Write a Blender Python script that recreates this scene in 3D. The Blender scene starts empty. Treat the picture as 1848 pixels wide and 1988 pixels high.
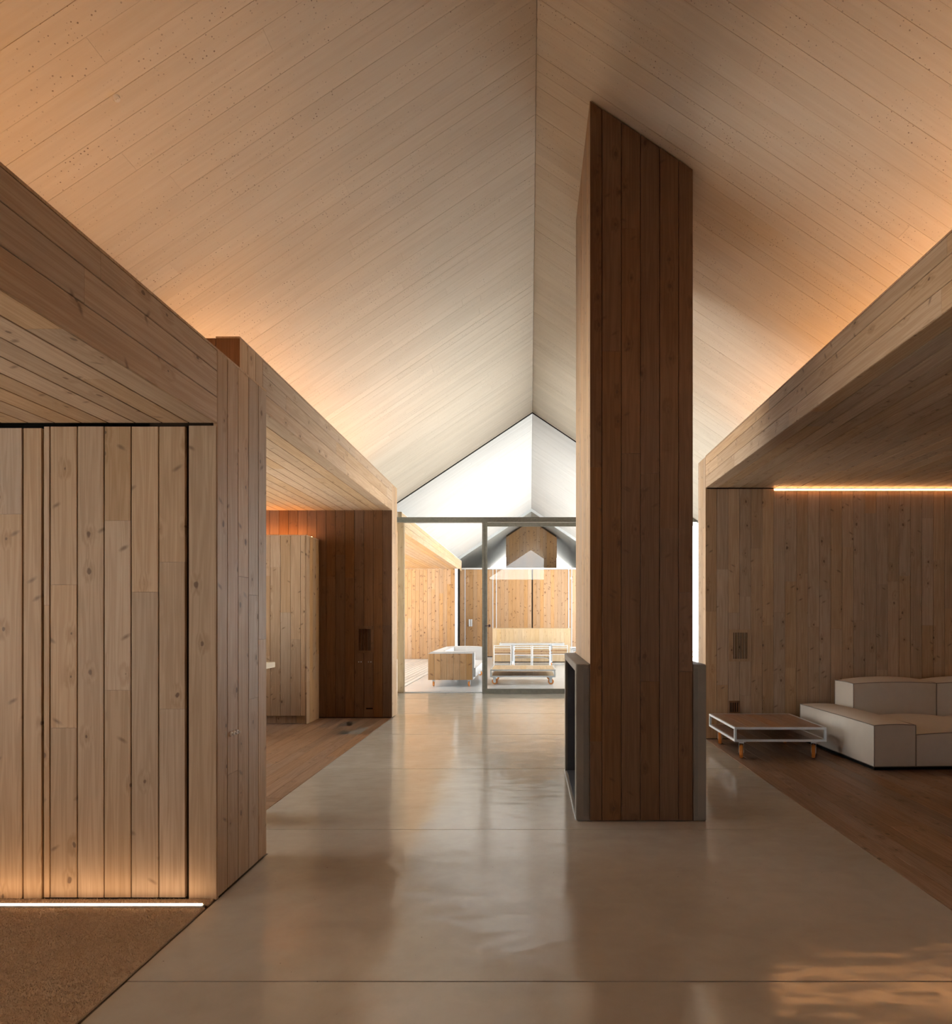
import bpy, bmesh, math, random
import numpy as np
from mathutils import Vector, Matrix

random.seed(7)
SC = bpy.context.scene
COL = SC.collection

# ------------------------------------------------------------------ camera, sky, exposure
cam_d = bpy.data.cameras.new('camera')
cam = bpy.data.objects.new('camera', cam_d)
COL.objects.link(cam)
cam.location = (0, 0, 1.5)
cam.rotation_euler = (math.pi / 2, 0, 0)
cam_d.sensor_fit = 'HORIZONTAL'
cam_d.sensor_width = 36.0
cam_d.lens = 36.0 * 1270 / 1848
cam_d.shift_x = -105 / 1848
cam_d.shift_y = 204 / 1848
cam_d.clip_start = 0.05
cam_d.clip_end = 500
SC.camera = cam

SKY = 6.6
SUN = 52.0
LED_COVE = 46.0
LED_WALL = 34.0
LED_FLOOR = 22.0
world = bpy.data.worlds.new('world')
SC.world = world
world.use_nodes = True
bg = world.node_tree.nodes['Background']
bg.inputs['Color'].default_value = (0.95, 0.975, 1.0, 1)
bg.inputs['Strength'].default_value = SKY
sun_d = bpy.data.lights.new('sun', 'SUN')
sun_d.energy = SUN; sun_d.angle = math.radians(0.6); sun_d.color = (1.0, 0.97, 0.93)
sun = bpy.data.objects.new('sun', sun_d)
COL.objects.link(sun)
sun.rotation_euler = Vector((0.0, 0.27, -0.96)).to_track_quat('-Z', 'Y').to_euler()

SC.view_settings.view_transform = 'Standard'
SC.view_settings.look = 'None'
SC.view_settings.gamma = 1.0
SC.view_settings.use_curve_mapping = False
SC.view_settings.exposure = 0.12
SC.cycles.adaptive_threshold = 0.06
SC.cycles.adaptive_min_samples = 16
SC.cycles.max_bounces = 10
SC.cycles.diffuse_bounces = 6
SC.cycles.glossy_bounces = 4
SC.cycles.transparent_max_bounces = 16
SC.cycles.sample_clamp_indirect = 8.0
SC.cycles.caustics_reflective = False
SC.cycles.caustics_refractive = False

# ------------------------------------------------------------------ materials
class NT:
    def __init__(self, name):
        self.m = bpy.data.materials.new(name)
        self.m.use_nodes = True
        self.t = self.m.node_tree
        self.b = self.t.nodes['Principled BSDF']
    def n(self, typ, props=None, **inp):
        nd = self.t.nodes.new('ShaderNode' + typ)
        for k, v in (props or {}).items():
            setattr(nd, k, v)
        for k, v in inp.items():
            self.set(nd, k.replace('_', ' '), v)
        return nd
    def set(self, nd, key, v):
        sock = nd.inputs[int(key)] if key.isdigit() else nd.inputs[key]
        if isinstance(v, bpy.types.NodeSocket):
            self.t.links.new(v, sock)
        else:
            sock.default_value = v
    def math(self, op, a, b=0.0, clamp=False):
        nd = self.t.nodes.new('ShaderNodeMath'); nd.operation = op; nd.use_clamp = clamp
        self.set(nd, '0', a); self.set(nd, '1', b)
        return nd.outputs[0]
    def vmul(self, v, s):
        nd = self.t.nodes.new('ShaderNodeVectorMath'); nd.operation = 'MULTIPLY'
        self.set(nd, '0', v); self.set(nd, '1', s)
        return nd.outputs[0]
    def vadd(self, a, b):
        nd = self.t.nodes.new('ShaderNodeVectorMath'); nd.operation = 'ADD'
        self.set(nd, '0', a); self.set(nd, '1', b)
        return nd.outputs[0]
    def mix(self, f, a, b, mode='MIX'):
        nd = self.t.nodes.new('ShaderNodeMix'); nd.data_type = 'RGBA'; nd.blend_type = mode
        self.set(nd, '0', f)
        self.set(nd, '6', a); self.set(nd, '7', b)
        return nd.outputs[2]
    def ramp(self, f, lo, hi, a=0.0, b=1.0):
        nd = self.t.nodes.new('ShaderNodeMapRange'); nd.clamp = True
        self.set(nd, '0', f); self.set(nd, '1', lo); self.set(nd, '2', hi); self.set(nd, '3', a); self.set(nd, '4', b)
        return nd.outputs[0]
    def noise(self, vec, scale, detail=3.0, rough=0.55, dist=0.0):
        nd = self.t.nodes.new('ShaderNodeTexNoise')
        self.t.links.new(vec, nd.inputs['Vector'])
        nd.inputs['Scale'].default_value = scale; nd.inputs['Detail'].default_value = detail
        nd.inputs['Roughness'].default_value = rough; nd.inputs['Distortion'].default_value = dist
        return nd.outputs[0]
    def voro(self, vec, scale, rnd=1.0, xz=None, rot=0.0):
        nd = self.t.nodes.new('ShaderNodeTexVoronoi')
        if xz:
            sp = self.t.nodes.new('ShaderNodeSeparateXYZ'); self.t.links.new(vec, sp.inputs[0])
            cb = self.t.nodes.new('ShaderNodeCombineXYZ')
            ca, sa = math.cos(rot), math.sin(rot)
            x = self.math('ADD', self.math('MULTIPLY', sp.outputs[0], ca * xz[0]), self.math('MULTIPLY', sp.outputs[2], sa * xz[0]))
            z = self.math('SUBTRACT', self.math('MULTIPLY', sp.outputs[2], ca * xz[1]), self.math('MULTIPLY', sp.outputs[0], sa * xz[1]))
            self.set(cb, '0', x); self.set(cb, '1', z)
            vec = cb.outputs[0]
            nd.voronoi_dimensions = '2D'
        self.t.links.new(vec, nd.inputs['Vector'])
        nd.inputs['Scale'].default_value = scale; nd.inputs['Randomness'].default_value = rnd
        return nd
    def bump(self, h, strength=0.3, dist=0.01):
        nd = self.t.nodes.new('ShaderNodeBump')
        nd.inputs['Strength'].default_value = strength; nd.inputs['Distance'].default_value = dist
        self.t.links.new(h, nd.inputs['Height'])
        self.t.links.new(nd.outputs[0], self.b.inputs['Normal'])
    def objcoord(self):
        tc = self.t.nodes.new('ShaderNodeTexCoord')
        oi = self.t.nodes.new('ShaderNodeObjectInfo')
        r = oi.outputs['Random']
        cx = self.t.nodes.new('ShaderNodeCombineXYZ')
        self.set(cx, '0', self.math('MULTIPLY', r, 37.3))
        self.set(cx, '1', self.math('MULTIPLY', r, 91.7))
        self.set(cx, '2', self.math('MULTIPLY', r, 211.1))
        return self.vadd(tc.outputs['Object'], cx.outputs[0]), r


def c4(c):
    return (c[0], c[1], c[2], 1)


def wood_mat(name, light, dark, knotcol, knot=1.0, rough=0.5, var=0.35, spec=0.35, knot_scale=1.0, dens=0.0):
    k = NT(name)
    co, r = k.objcoord()
    # knots: sparse round ones and slanting spike knots, the grain bends round them
    ks = knot_scale
    wob = k.math('MULTIPLY', k.math('SUBTRACT', k.noise(co, 30.0, 1.0), 0.5), 0.10)
    v = k.voro(co, 1.0, 0.9, (6.5 * ks, 4.2 * ks))
    d = k.math('ADD', v.outputs['Distance'], wob)
    sep = k.n('SeparateColor'); k.t.links.new(v.outputs['Color'], sep.inputs[0])
    on = k.math('GREATER_THAN', sep.outputs[0], 0.68 - 0.4 * dens)
    rad = k.ramp(sep.outputs[1], 0, 1, 0.02, 0.085)
    kn = k.math('MULTIPLY', k.ramp(k.math('DIVIDE', d, rad), 0.7, 1.15, 1.0, 0.0), on)
    halo = k.math('MULTIPLY', k.ramp(d, 0.05, 0.30, 1.0, 0.0), on)
    flip = k.math('SUBTRACT', k.math('MULTIPLY', k.math('GREATER_THAN', k.math('FRACT', k.math('MULTIPLY', r, 5.31)), 0.5), 2.0), 1.0)
    fx = k.n('CombineXYZ', X=flip, Y=1.0, Z=1.0)
    v2 = k.voro(k.vmul(co, fx.outputs[0]), 1.0, 0.9, (4.2 * ks, 11.0 * ks), 0.55)
    sep2 = k.n('SeparateColor'); k.t.links.new(v2.outputs['Color'], sep2.inputs[0])
    d2 = k.math('ADD', v2.outputs['Distance'], wob)
    kn2 = k.math('MULTIPLY', k.ramp(d2, 0.03, 0.15, 0.8, 0.0), k.math('GREATER_THAN', sep2.outputs[0], 0.86 - dens))
    kn = k.math('MAXIMUM', kn, kn2)
    # cathedral grain
    g1 = k.noise(k.vmul(co, (26, 26, 0.9)), 1.0, 2.0, 0.6, 0.6)
    wave_in = k.math('ADD', k.math('MULTIPLY', g1, 9.0), k.math('MULTIPLY', halo, 2.0))
    rings = k.math('SINE', k.math('MULTIPLY', wave_in, 3.0))
    rings = k.ramp(rings, -1, 1)
    fine = k.noise(k.vmul(co, (160, 160, 3.0)), 1.0, 2.0, 0.7)
    f = k.math('ADD', k.math('MULTIPLY', rings, 0.30), k.math('MULTIPLY', fine, 0.45))
    broad = k.noise(k.vmul(co, (3, 3, 0.8)), 1.0, 2.0)
    f = k.math('ADD', f, k.math('MULTIPLY', broad, 0.25))
    f = k.math('ADD', f, k.math('MULTIPLY', halo, 0.22))
    col = k.mix(k.ramp(f, 0.25, 0.85), c4(light), c4(dark))
    # each board has a tone of its own
    r2 = k.math('FRACT', k.math('MULTIPLY', r, 7.77))
    tone = k.ramp(r2, 0, 1, 1.0 - var * 0.6, 1.0 + var * 0.35)
    hsv = k.n('HueSaturation'); k.set(hsv, 'Color', col); k.set(hsv, 'Value', tone)
    k.set(hsv, 'Saturation', k.ramp(k.math('FRACT', k.math('MULTIPLY', r, 23.3)), 0, 1, 0.86, 1.1))
    col = k.mix(k.math('MULTIPLY', kn, 0.8 * knot), hsv.outputs[0], c4(knotcol))
    k.set(k.b, 'Base Color', col)
    k.set(k.b, 'Roughness', k.ramp(fine, 0.2, 0.8, rough - 0.06, rough + 0.1))
    k.set(k.b, 'Specular IOR Level', spec)
    k.bump(k.math('ADD', fine, k.math('MULTIPLY', kn, 0.5)), 0.12, 0.002)
    return k.m


WOOD = wood_mat('pine boards', (0.53, 0.365, 0.228), (0.385, 0.24, 0.13), (0.12, 0.065, 0.035), var=0.24)
WOOD_COL = wood_mat('stained pine column', (0.215, 0.103, 0.045), (0.142, 0.062, 0.0235), (0.07, 0.03, 0.015), knot=0.7, var=0.25)  # darker copy of the pine; the column's shade is put into the colour
WOOD_OUT = wood_mat('fresh larch', (0.40, 0.235, 0.115), (0.29, 0.155, 0.066), (0.10, 0.04, 0.018), knot=1.25, var=0.2, knot_scale=0.62, dens=0.4)
WOOD_PALE = wood_mat('pale spruce', (0.52, 0.38, 0.225), (0.40, 0.265, 0.135), (0.18, 0.09, 0.04), knot=0.7, var=0.12)
WOOD_FLOOR = wood_mat('brown floor boards', (0.37, 0.225, 0.135), (0.23, 0.128, 0.072), (0.09, 0.05, 0.03), rough=0.42, var=0.4, spec=0.45)
WOOD_DECK = wood_mat('grey deck boards', (0.56, 0.52, 0.47), (0.42, 0.38, 0.33), (0.2, 0.16, 0.13), knot=0.4, var=0.15)


def simple(name, col, rough=0.5, metal=0.0, spec=0.5, nscale=40.0, namt=0.12, bump=0.0, bscale=200.0):
    k = NT(name)
    tc = k.n('TexCoord').outputs['Object']
    nz = k.noise(tc, nscale, 3.0)
    col2 = tuple(max(0, c * (1 - namt)) for c in col)
    col3 = tuple(min(1, c * (1 + namt)) for c in col)
    k.set(k.b, 'Base Color', k.mix(nz, c4(col2), c4(col3)))
    k.set(k.b, 'Roughness', rough); k.set(k.b, 'Metallic', metal); k.set(k.b, 'Specular IOR Level', spec)
    if bump:
        k.bump(k.noise(tc, bscale, 2.0), bump, 0.002)
    return k.m


def concrete_vault(name, light, dark, pores=1.0, streak=1.0):
    k = NT(name)
    co, r = k.objcoord()
    st = k.noise(k.vmul(co, (34, 34, 1.3)), 1.0, 4.0, 0.65)
    cl = k.noise(k.vmul(co, (2.0, 2.0, 1.0)), 1.0, 4.0)
    f = k.math('ADD', k.math('MULTIPLY', st, 0.6 * streak), k.math('MULTIPLY', cl, 0.4))
    col = k.mix(k.ramp(f, 0.3, 0.75), c4(light), c4(dark))
    tone = k.ramp(k.math('FRACT', k.math('MULTIPLY', r, 9.13)), 0, 1, 0.965, 1.025)
    hsv = k.n('HueSaturation'); k.set(hsv, 'Color', col); k.set(hsv, 'Value', tone)
    v = k.voro(co, 1.0, 1.0, (42.0, 42.0))
    mask = k.ramp(k.noise(co, 1.6, 2.0), 0.40, 0.66)
    sep = k.n('SeparateColor'); k.t.links.new(v.outputs['Color'], sep.inputs[0])
    rad = k.math('MULTIPLY', k.math('POWER', sep.outputs[1], 2.0), 0.20)
    dot = k.math('LESS_THAN', v.outputs['Distance'], rad)
    dot = k.math('MULTIPLY', dot, k.math('GREATER_THAN', sep.outputs[0], 0.5))
    dot = k.math('MULTIPLY', dot, k.math('MULTIPLY', mask, 0.75 * pores))
    col = k.mix(dot, hsv.outputs[0], (0.16, 0.10, 0.065, 1))
    k.set(k.b, 'Base Color', col)
    k.set(k.b, 'Roughness', 0.62); k.set(k.b, 'Specular IOR Level', 0.25)
    k.bump(k.math('SUBTRACT', st, dot), 0.18, 0.004)
    return k.m


VAULT = concrete_vault('board marked concrete', (0.80, 0.735, 0.64), (0.67, 0.59, 0.485))
VAULT_OUT = concrete_vault('white board marked concrete', (0.52, 0.52, 0.515), (0.43, 0.43, 0.425), 0.2, 0.8)
VAULT_FAR = concrete_vault('grey board marked concrete', (0.56, 0.56, 0.53), (0.46, 0.46, 0.43), 0.4)


def polished_floor(name, light, dark, rough=0.12, wavy=1.0):
    k = NT(name)
    tc = k.n('TexCoord').outputs['Object']
    c1 = k.noise(tc, 0.9, 4.0, 0.6, 0.8)
    c2 = k.noise(tc, 4.5, 4.0, 0.65, 0.4)
    f = k.math('ADD', k.math('MULTIPLY', c1, 0.6), k.math('MULTIPLY', c2, 0.4))
    col = k.mix(k.ramp(f, 0.34, 0.66), c4(dark), c4(light))
    v = k.voro(tc, 14.0)
    sep = k.n('SeparateColor'); k.t.links.new(v.outputs['Color'], sep.inputs[0])
    dot = k.math('LESS_THAN', v.outputs['Distance'], k.math('MULTIPLY', sep.outputs[1], 0.055))
    dot = k.math('MULTIPLY', dot, k.math('GREATER_THAN', sep.outputs[0], 0.6))
    col = k.mix(k.math('MULTIPLY', dot, 0.7), col, (0.10, 0.07, 0.05, 1))
    k.set(k.b, 'Base Color', col)
    k.set(k.b, 'Roughness', k.ramp(c2, 0.3, 0.7, rough * 0.9, rough * 1.25))
    k.set(k.b, 'Specular IOR Level', 0.5); k.set(k.b, 'IOR', 1.8)
    h = k.math('ADD', k.math('MULTIPLY', k.noise(tc, 1.3, 1.0), 2.0), k.noise(k.vmul(tc, (1.0, 1.6, 1.0)), 4.5, 1.0))
    k.bump(h, wavy, 0.0034)
    return k.m


FLOOR = polished_floor('polished concrete floor', (0.565, 0.515, 0.435), (0.465, 0.415, 0.34), 0.125)
FLOOR_OUT = None
HEARTH = simple('grey cast concrete', (0.215, 0.18, 0.145), 0.55, nscale=6.0, namt=0.22, bump=0.15, bscale=60)
HEARTH_STAIN = simple('damp stained concrete', (0.17, 0.145, 0.12), 0.5, nscale=8.0, namt=0.2)
STEEL_DARK = simple('blackened steel', (0.12, 0.125, 0.14), 0.38, 0.6, nscale=10, namt=0.25)
STEEL_FRAME = simple('weathered galvanised steel', (0.20, 0.195, 0.165), 0.45, 0.45, nscale=22, namt=0.3)
FLOOR_OUT = simple('pale terrace concrete', (0.50, 0.505, 0.50), 0.22, nscale=1.5, namt=0.06, spec=0.6)
GALV = simple('bright galvanised steel', (0.66, 0.69, 0.71), 0.35, 0.55, nscale=30, namt=0.12)
ALU = simple('white lacquered steel', (0.60, 0.62, 0.64), 0.4, 0.1, nscale=20, namt=0.04)
CHROME = simple('chrome', (0.8, 0.8, 0.8), 0.18, 1.0, nscale=10, namt=0.03)
BLACK = simple('black gap liner', (0.012, 0.010, 0.009), 0.8, spec=0.1)
BACK = simple('dark backing board', (0.05, 0.032, 0.02), 0.9, spec=0.1)
FILLER = simple('pale joint strip', (0.42, 0.30, 0.20), 0.6)
JOINT = simple('slab joint filler', (0.13, 0.10, 0.07), 0.7)
PLASTER = simple('roof slab', (0.5, 0.46, 0.4), 0.8)
GRAVEL = simple('pale gravel ground', (0.63, 0.625, 0.605), 0.9, nscale=60, namt=0.2)
ORANGE = simple('orange polyurethane tyre', (0.72, 0.26, 0.05), 0.42, nscale=30, namt=0.08)
LEATHER = simple('cream upholstery', (0.62, 0.555, 0.47), 0.58, nscale=8, namt=0.06, bump=0.10, bscale=260)
PIPING = simple('grey brown piping', (0.25, 0.21, 0.17), 0.6)
CANVAS = simple('white canvas', (0.60, 0.585, 0.57), 0.7, nscale=12, namt=0.04, bump=0.1, bscale=200)
COIR = simple('coir fibre', (0.54, 0.395, 0.265), 0.95, nscale=240, namt=0.5, spec=0.1, bump=0.6, bscale=330)
WHITE_TOP = simple('cream worktop', (0.72, 0.62, 0.48), 0.4, nscale=6, namt=0.06)
PORCELAIN = simple('white porcelain', (0.82, 0.80, 0.77), 0.25, nscale=6, namt=0.03)
RED_KNOB = simple('dark oxide knob', (0.05, 0.015, 0.012), 0.35, nscale=20, namt=0.1)


def emit(name, col, strength):
    m = bpy.data.materials.new(name); m.use_nodes = True
    nt = m.node_tree; nt.nodes.clear()
    o = nt.nodes.new('ShaderNodeOutputMaterial'); e = nt.nodes.new('ShaderNodeEmission')
    e.inputs[0].default_value = c4(col); e.inputs[1].default_value = strength
    nt.links.new(e.outputs[0], o.inputs[0])
    return m


WARM = (1.0, 0.47, 0.17)
LED_C = emit('warm cove led', WARM, LED_COVE)
LED_W = emit('warm slot led', (1.0, 0.45, 0.16), LED_WALL)
LED_F = emit('floor line led', (1.0, 0.66, 0.38), LED_FLOOR)


def glass_mat(name, tint=(0.985, 0.995, 0.99)):
    m = bpy.data.materials.new(name); m.use_nodes = True
    nt = m.node_tree; nt.nodes.clear()
    o = nt.nodes.new('ShaderNodeOutputMaterial')
    tr = nt.nodes.new('ShaderNodeBsdfTransparent'); tr.inputs[0].default_value = c4(tint)
    gl = nt.nodes.new('ShaderNodeBsdfGlossy'); gl.inputs['Roughness'].default_value = 0.0
    fr = nt.nodes.new('ShaderNodeFresnel'); fr.inputs[0].default_value = 1.5
    mx = nt.nodes.new('ShaderNodeMixShader')
    nt.links.new(fr.outputs[0], mx.inputs[0]); nt.links.new(tr.outputs[0], mx.inputs[1]); nt.links.new(gl.outputs[0], mx.inputs[2])
    nt.links.new(mx.outputs[0], o.inputs[0])
    return m


GLASS = glass_mat('clear glass')

# ------------------------------------------------------------------ helpers
def link(name, me, mat, parent=None, smooth=False):
    o = bpy.data.objects.new(name, me)
    COL.objects.link(o)
    if mat is not None and not me.materials:
        me.materials.append(mat)
    if parent is not None:
        o.parent = parent
    if smooth:
        for p in me.polygons:
            p.use_smooth = True
    return o


def mesh_from(bm, name):
    me = bpy.data.meshes.new(name)
    bmesh.ops.recalc_face_normals(bm, faces=bm.faces)
    bm.to_mesh(me); bm.free()
    return me


def add_box(bm, x0, x1, y0, y1, z0, z1, bev=0.0):
    b = bmesh.new() if bev else bm
    vs = [b.verts.new(p) for p in ((x0, y0, z0), (x1, y0, z0), (x1, y1, z0), (x0, y1, z0), (x0, y0, z1), (x1, y0, z1), (x1, y1, z1), (x0, y1, z1))]
    for f in ((0, 3, 2, 1), (4, 5, 6, 7), (0, 1, 5, 4), (1, 2, 6, 5), (2, 3, 7, 6), (3, 0, 4, 7)):
        b.faces.new([vs[i] for i in f])
    if bev:
        bmesh.ops.bevel(b, geom=b.edges[:], offset=bev, segments=2, affect='EDGES')
        tmp = bpy.data.meshes.new('t'); b.to_mesh(tmp); b.free()
        bm.from_mesh(tmp); bpy.data.meshes.remove(tmp)


def box(name, x0, x1, y0, y1, z0, z1, mat, parent=None, bev=0.0):
    bm = bmesh.new()
    add_box(bm, min(x0, x1), max(x0, x1), min(y0, y1), max(y0, y1), min(z0, z1), max(z0, z1), bev)
    return link(name, mesh_from(bm, name), mat, parent)


def boxes(name, lst, mat, parent=None, bev=0.0):
    bm = bmesh.new()
    for a in lst:
        add_box(bm, *a, bev)
    return link(name, mesh_from(bm, name), mat, parent)


def prism(name, pts, axis, a0, a1, mat, parent=None):
    """polygon pts (2D) extruded along an axis: 'x' (pts are y,z), 'y' (x,z) or 'z' (x,y)"""
    bm = bmesh.new()
    def P(p, a):
        return {'x': (a, p[0], p[1]), 'y': (p[0], a, p[1]), 'z': (p[0], p[1], a)}[axis]
    A = [bm.verts.new(P(p, a0)) for p in pts]; B = [bm.verts.new(P(p, a1)) for p in pts]
    bm.faces.new(A); bm.faces.new(B[::-1])
    for i in range(len(pts)):
        j = (i + 1) % len(pts)
        bm.faces.new((A[i], A[j], B[j], B[i]))
    return link(name, mesh_from(bm, name), mat, parent)


def add_tube(bm, path, r, n=8, closed=False):
    path = [Vector(p) for p in path]
    rings = []
    N = len(path)
    up0 = None
    for i in range(N):
        if closed:
            d = (path[(i + 1) % N] - path[i - 1]).normalized()
        else:
            d = (path[min(i + 1, N - 1)] - path[max(i - 1, 0)]).normalized()
        ref = Vector((0, 0, 1)) if abs(d.z) < 0.9 else Vector((1, 0, 0))
        a = d.cross(ref).normalized()
        if up0 is not None:
            a = (up0 - d * up0.dot(d)).normalized()
        up0 = a
        b = d.cross(a)
        rings.append([bm.verts.new(path[i] + r * (math.cos(2 * math.pi * k / n) * a + math.sin(2 * math.pi * k / n) * b)) for k in range(n)])
    for i in range(N if closed else N - 1):
        q = rings[(i + 1) % N]
        for k in range(n):
            bm.faces.new((rings[i][k], rings[i][(k + 1) % n], q[(k + 1) % n], q[k]))
    if not closed:
        bm.faces.new(rings[0]); bm.faces.new(rings[-1][::-1])


def tubes(name, paths, r, mat, parent=None, n=8, smooth=True):
    bm = bmesh.new()
    for p in paths:
        add_tube(bm, p, r, n)
    return link(name, mesh_from(bm, name), mat, parent, smooth)


def tag(o, label=None, cat=None, group=None, kind=None):
    if label: o['label'] = label
    if cat: o['category'] = cat
    if group: o['group'] = group
    if kind: o['kind'] = kind
    return o


def thing(name, label, cat, loc=(0, 0, 0), rotz=0.0, group=None):
    o = bpy.data.objects.new(name, None)
    COL.objects.link(o)
    o.empty_display_size = 0.1
    o.location = loc; o.rotation_euler = (0, 0, rotz)
    return tag(o, label, cat, group)


def copy_tree(o, parent=None):
    c = o.copy(); COL.objects.link(c)
    if parent is not None:
        c.parent = parent
    for ch in [x for x in bpy.data.objects if x.parent == o and x is not c]:
        copy_tree(ch, c)
    return c


_pl = {}
def plank_mesh(w, L, t, ch, mat, ta=0.0):
    """cross-section with two chamfered front edges, long axis z; ta = slope of the cut at the top end"""
    key = (round(w, 4), round(L, 4), round(t, 4), round(ch, 4), mat.name, round(ta, 4))
    if key in _pl:
        return _pl[key]
    cs = [(-w / 2 + ch, 0), (w / 2 - ch, 0), (w / 2, -ch), (w / 2, -t), (-w / 2, -t), (-w / 2, -ch)]
    vs = [(x, y, -L / 2) for x, y in cs] + [(x, y, L / 2 + ta * x) for x, y in cs]
    fs = [(5, 4, 3, 2, 1, 0), (6, 7, 8, 9, 10, 11)] + [(i, (i + 1) % 6, 6 + (i + 1) % 6, 6 + i) for i in range(6)]
    me = bpy.data.meshes.new('board')
    me.from_pydata(vs, [], fs); me.update()
    me.materials.append(mat)
    bm = bmesh.new(); bm.from_mesh(me); bmesh.ops.recalc_face_normals(bm, faces=bm.faces); bm.to_mesh(me); bm.free()
    _pl[key] = me
    return me


def plank(name, c, u, n, l, w, L, t, mat, parent, ch=0.0025, ta=0.0):
    u, n, l, c = Vector(u), Vector(n), Vector(l), Vector(c)
    if u.cross(n).dot(l) < 0:
        u = -u; ta = -ta
    o = bpy.data.objects.new(name, plank_mesh(w, L, t, ch, mat, ta))
    COL.objects.link(o)
    o.parent = parent
    M = Matrix.Identity(4)
    for i in range(3):
        M[i][0] = u[i]; M[i][1] = n[i]; M[i][2] = l[i]; M[i][3] = c[i]
    o.matrix_local = M
    return o


GAPVAR = [0.0]
def run(parent, name, mat, P0, u, U, l, L, n, width=0.14, gap=0.003, seg=(1.6, 3.2), t=0.02, ch=0.0025, widths=None, jit=0.0, egap=0.0012, lmax=None, cuts=None):
    """a field of boards: rows side by side along u, boards run along l, face n; seg None = full length"""
    P0, u, l, n = Vector(P0), Vector(u), Vector(l), Vector(n)
    pos = 0.0; i = 0
    out = []
    while pos < U - 0.01:
        w = widths[i % len(widths)] if widths else width
        w = min(w, U - pos)
        if U - pos - w < 0.03:
            w = U - pos
        if seg is None:
            cs = [0, L]
        elif cuts and i in cuts:
            cs = [0] + list(cuts[i]) + [L]
        else:
            cs = [0]; x = random.uniform(0.15, 1.0) * seg[1]
            while x < L - 0.25:
                if x > 0.2:
                    cs.append(x)
                x += random.uniform(*seg)
            cs.append(L)
        for a, b in zip(cs, cs[1:]):
            c = P0 + u * (pos + w / 2) + l * ((a + b) / 2) + n * (random.uniform(-jit, jit))
            g_ = gap + (GAPVAR[0] if GAPVAR[0] and random.random() < 0.2 else 0)
            out.append(plank(name, c, u, n, l, w - g_, b - a - (egap if len(cs) > 2 else 0), t, mat, parent, ch))
        pos += w; i += 1
    return out

X, Y, Z = Vector((1, 0, 0)), Vector((0, 1, 0)), Vector((0, 0, 1))

# ------------------------------------------------------------------ key measures (metres)
RX, RZ, SL = 0.045, 5.578, 0.667          # ridge x, ridge height, roof slope
XL, XE, XR = -2.05, -1.66, 2.155           # nave edges: left, entry, right
ZS, ZT = 3.085, 3.47                       # soffit and beam top
ZS2, ZT2 = 2.527, 2.915                    # entry soffit and beam top
YD = 3.47                                  # entry door wall
YG = 13.0                                  # glazed gable
YP = 24.5                                  # far end of porch
EX = 3.30                                  # eave half width
roofz = lambda x: RZ - SL * abs(x - RX)
nl = math.hypot(1, SL)

# ------------------------------------------------------------------ floors
fl = tag(box('floor', -2.7, 3.9, -14.5, YG, -0.14, -0.012, JOINT), 'polished beige concrete slab floor down the middle of the hall', 'floor', kind='structure')
jy = [-14.5, -10.4, -6.6, -2.8, 0.81, 2.694, 4.62, 6.47, 8.37, 10.16, 12.05, YG]
for a, b in zip(jy, jy[1:]):
    if b <= 2.7:
        x0 = XE if a > -1 else XL
        box('concrete_slab', x0, XR, a + 0.003, b - 0.003, -0.1, 0, FLOOR, fl, 0.002)
    elif a < 4.12 < b:
        # stepped slab: narrow beside the pier, wide past it
        prism('concrete_slab', [(XE, a + 0.003), (XR, a + 0.003), (XR, b - 0.003), (XL, b - 0.003), (XL, 4.15), (XE, 4.15)], 'z', -0.1, 0, FLOOR, fl)
    elif a > 8:
        x1 = 3.8 if a > 8.2 else XR
        box('concrete_slab', XL if b < 10.1 else -2.66, x1 if a > 8.3 else XR, a + 0.003, b - 0.003, -0.1, 0, FLOOR, fl, 0.002)
    else:
        box('concrete_slab', XL, XR, a + 0.003, b - 0.003, -0.1, 0, FLOOR, fl, 0.002)

fr = tag(box('floor_right', XR + 0.001, 6.7, -2, 8.10, -0.14, -0.004, FILLER), 'dark brown board floor under the cream sofa', 'floor', kind='structure')
run(fr, 'floor_board', WOOD_FLOOR, (XR + 0.004, -1.9, 0), X, 4.4, Y, 9.95, Z, 0.14, 0.0035, (1.8, 3.4), 0.02, 0.001)
f2 = tag(box('floor_left', -6.1, XL - 0.001, 4.6, 9.75, -0.14, -0.004, FILLER), 'brown board floor in front of the tall cabinet', 'floor', kind='structure')
run(f2, 'floor_board', WOOD_FLOOR, (XL - 0.004, 5.42, 0), -X, 4.0, Y, 4.31, Z, 0.14, 0.0035, (1.6, 2.6), 0.02, 0.001)
run(f2, 'floor_board', WOOD_FLOOR, (-6.0, 4.62, 0), Y, 0.798, X, 3.946, Z, 0.14, 0.0035, (2.0, 3.0), 0.02, 0.001)
f3 = tag(box('floor_entry', -4.9, XE - 0.001, -0.6, 4.14, -0.14, -0.004, JOINT), 'sunken floor under the brown entrance mat', 'floor', kind='structure')

# ------------------------------------------------------------------ vault
def slope_pts(sgn, ex, t):
    """cross-section of one roof slope"""
    xe = RX + sgn * ex
    return [(RX, RZ), (xe, RZ - SL * ex), (xe, RZ - SL * ex + t), (RX, RZ + t)]

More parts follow.
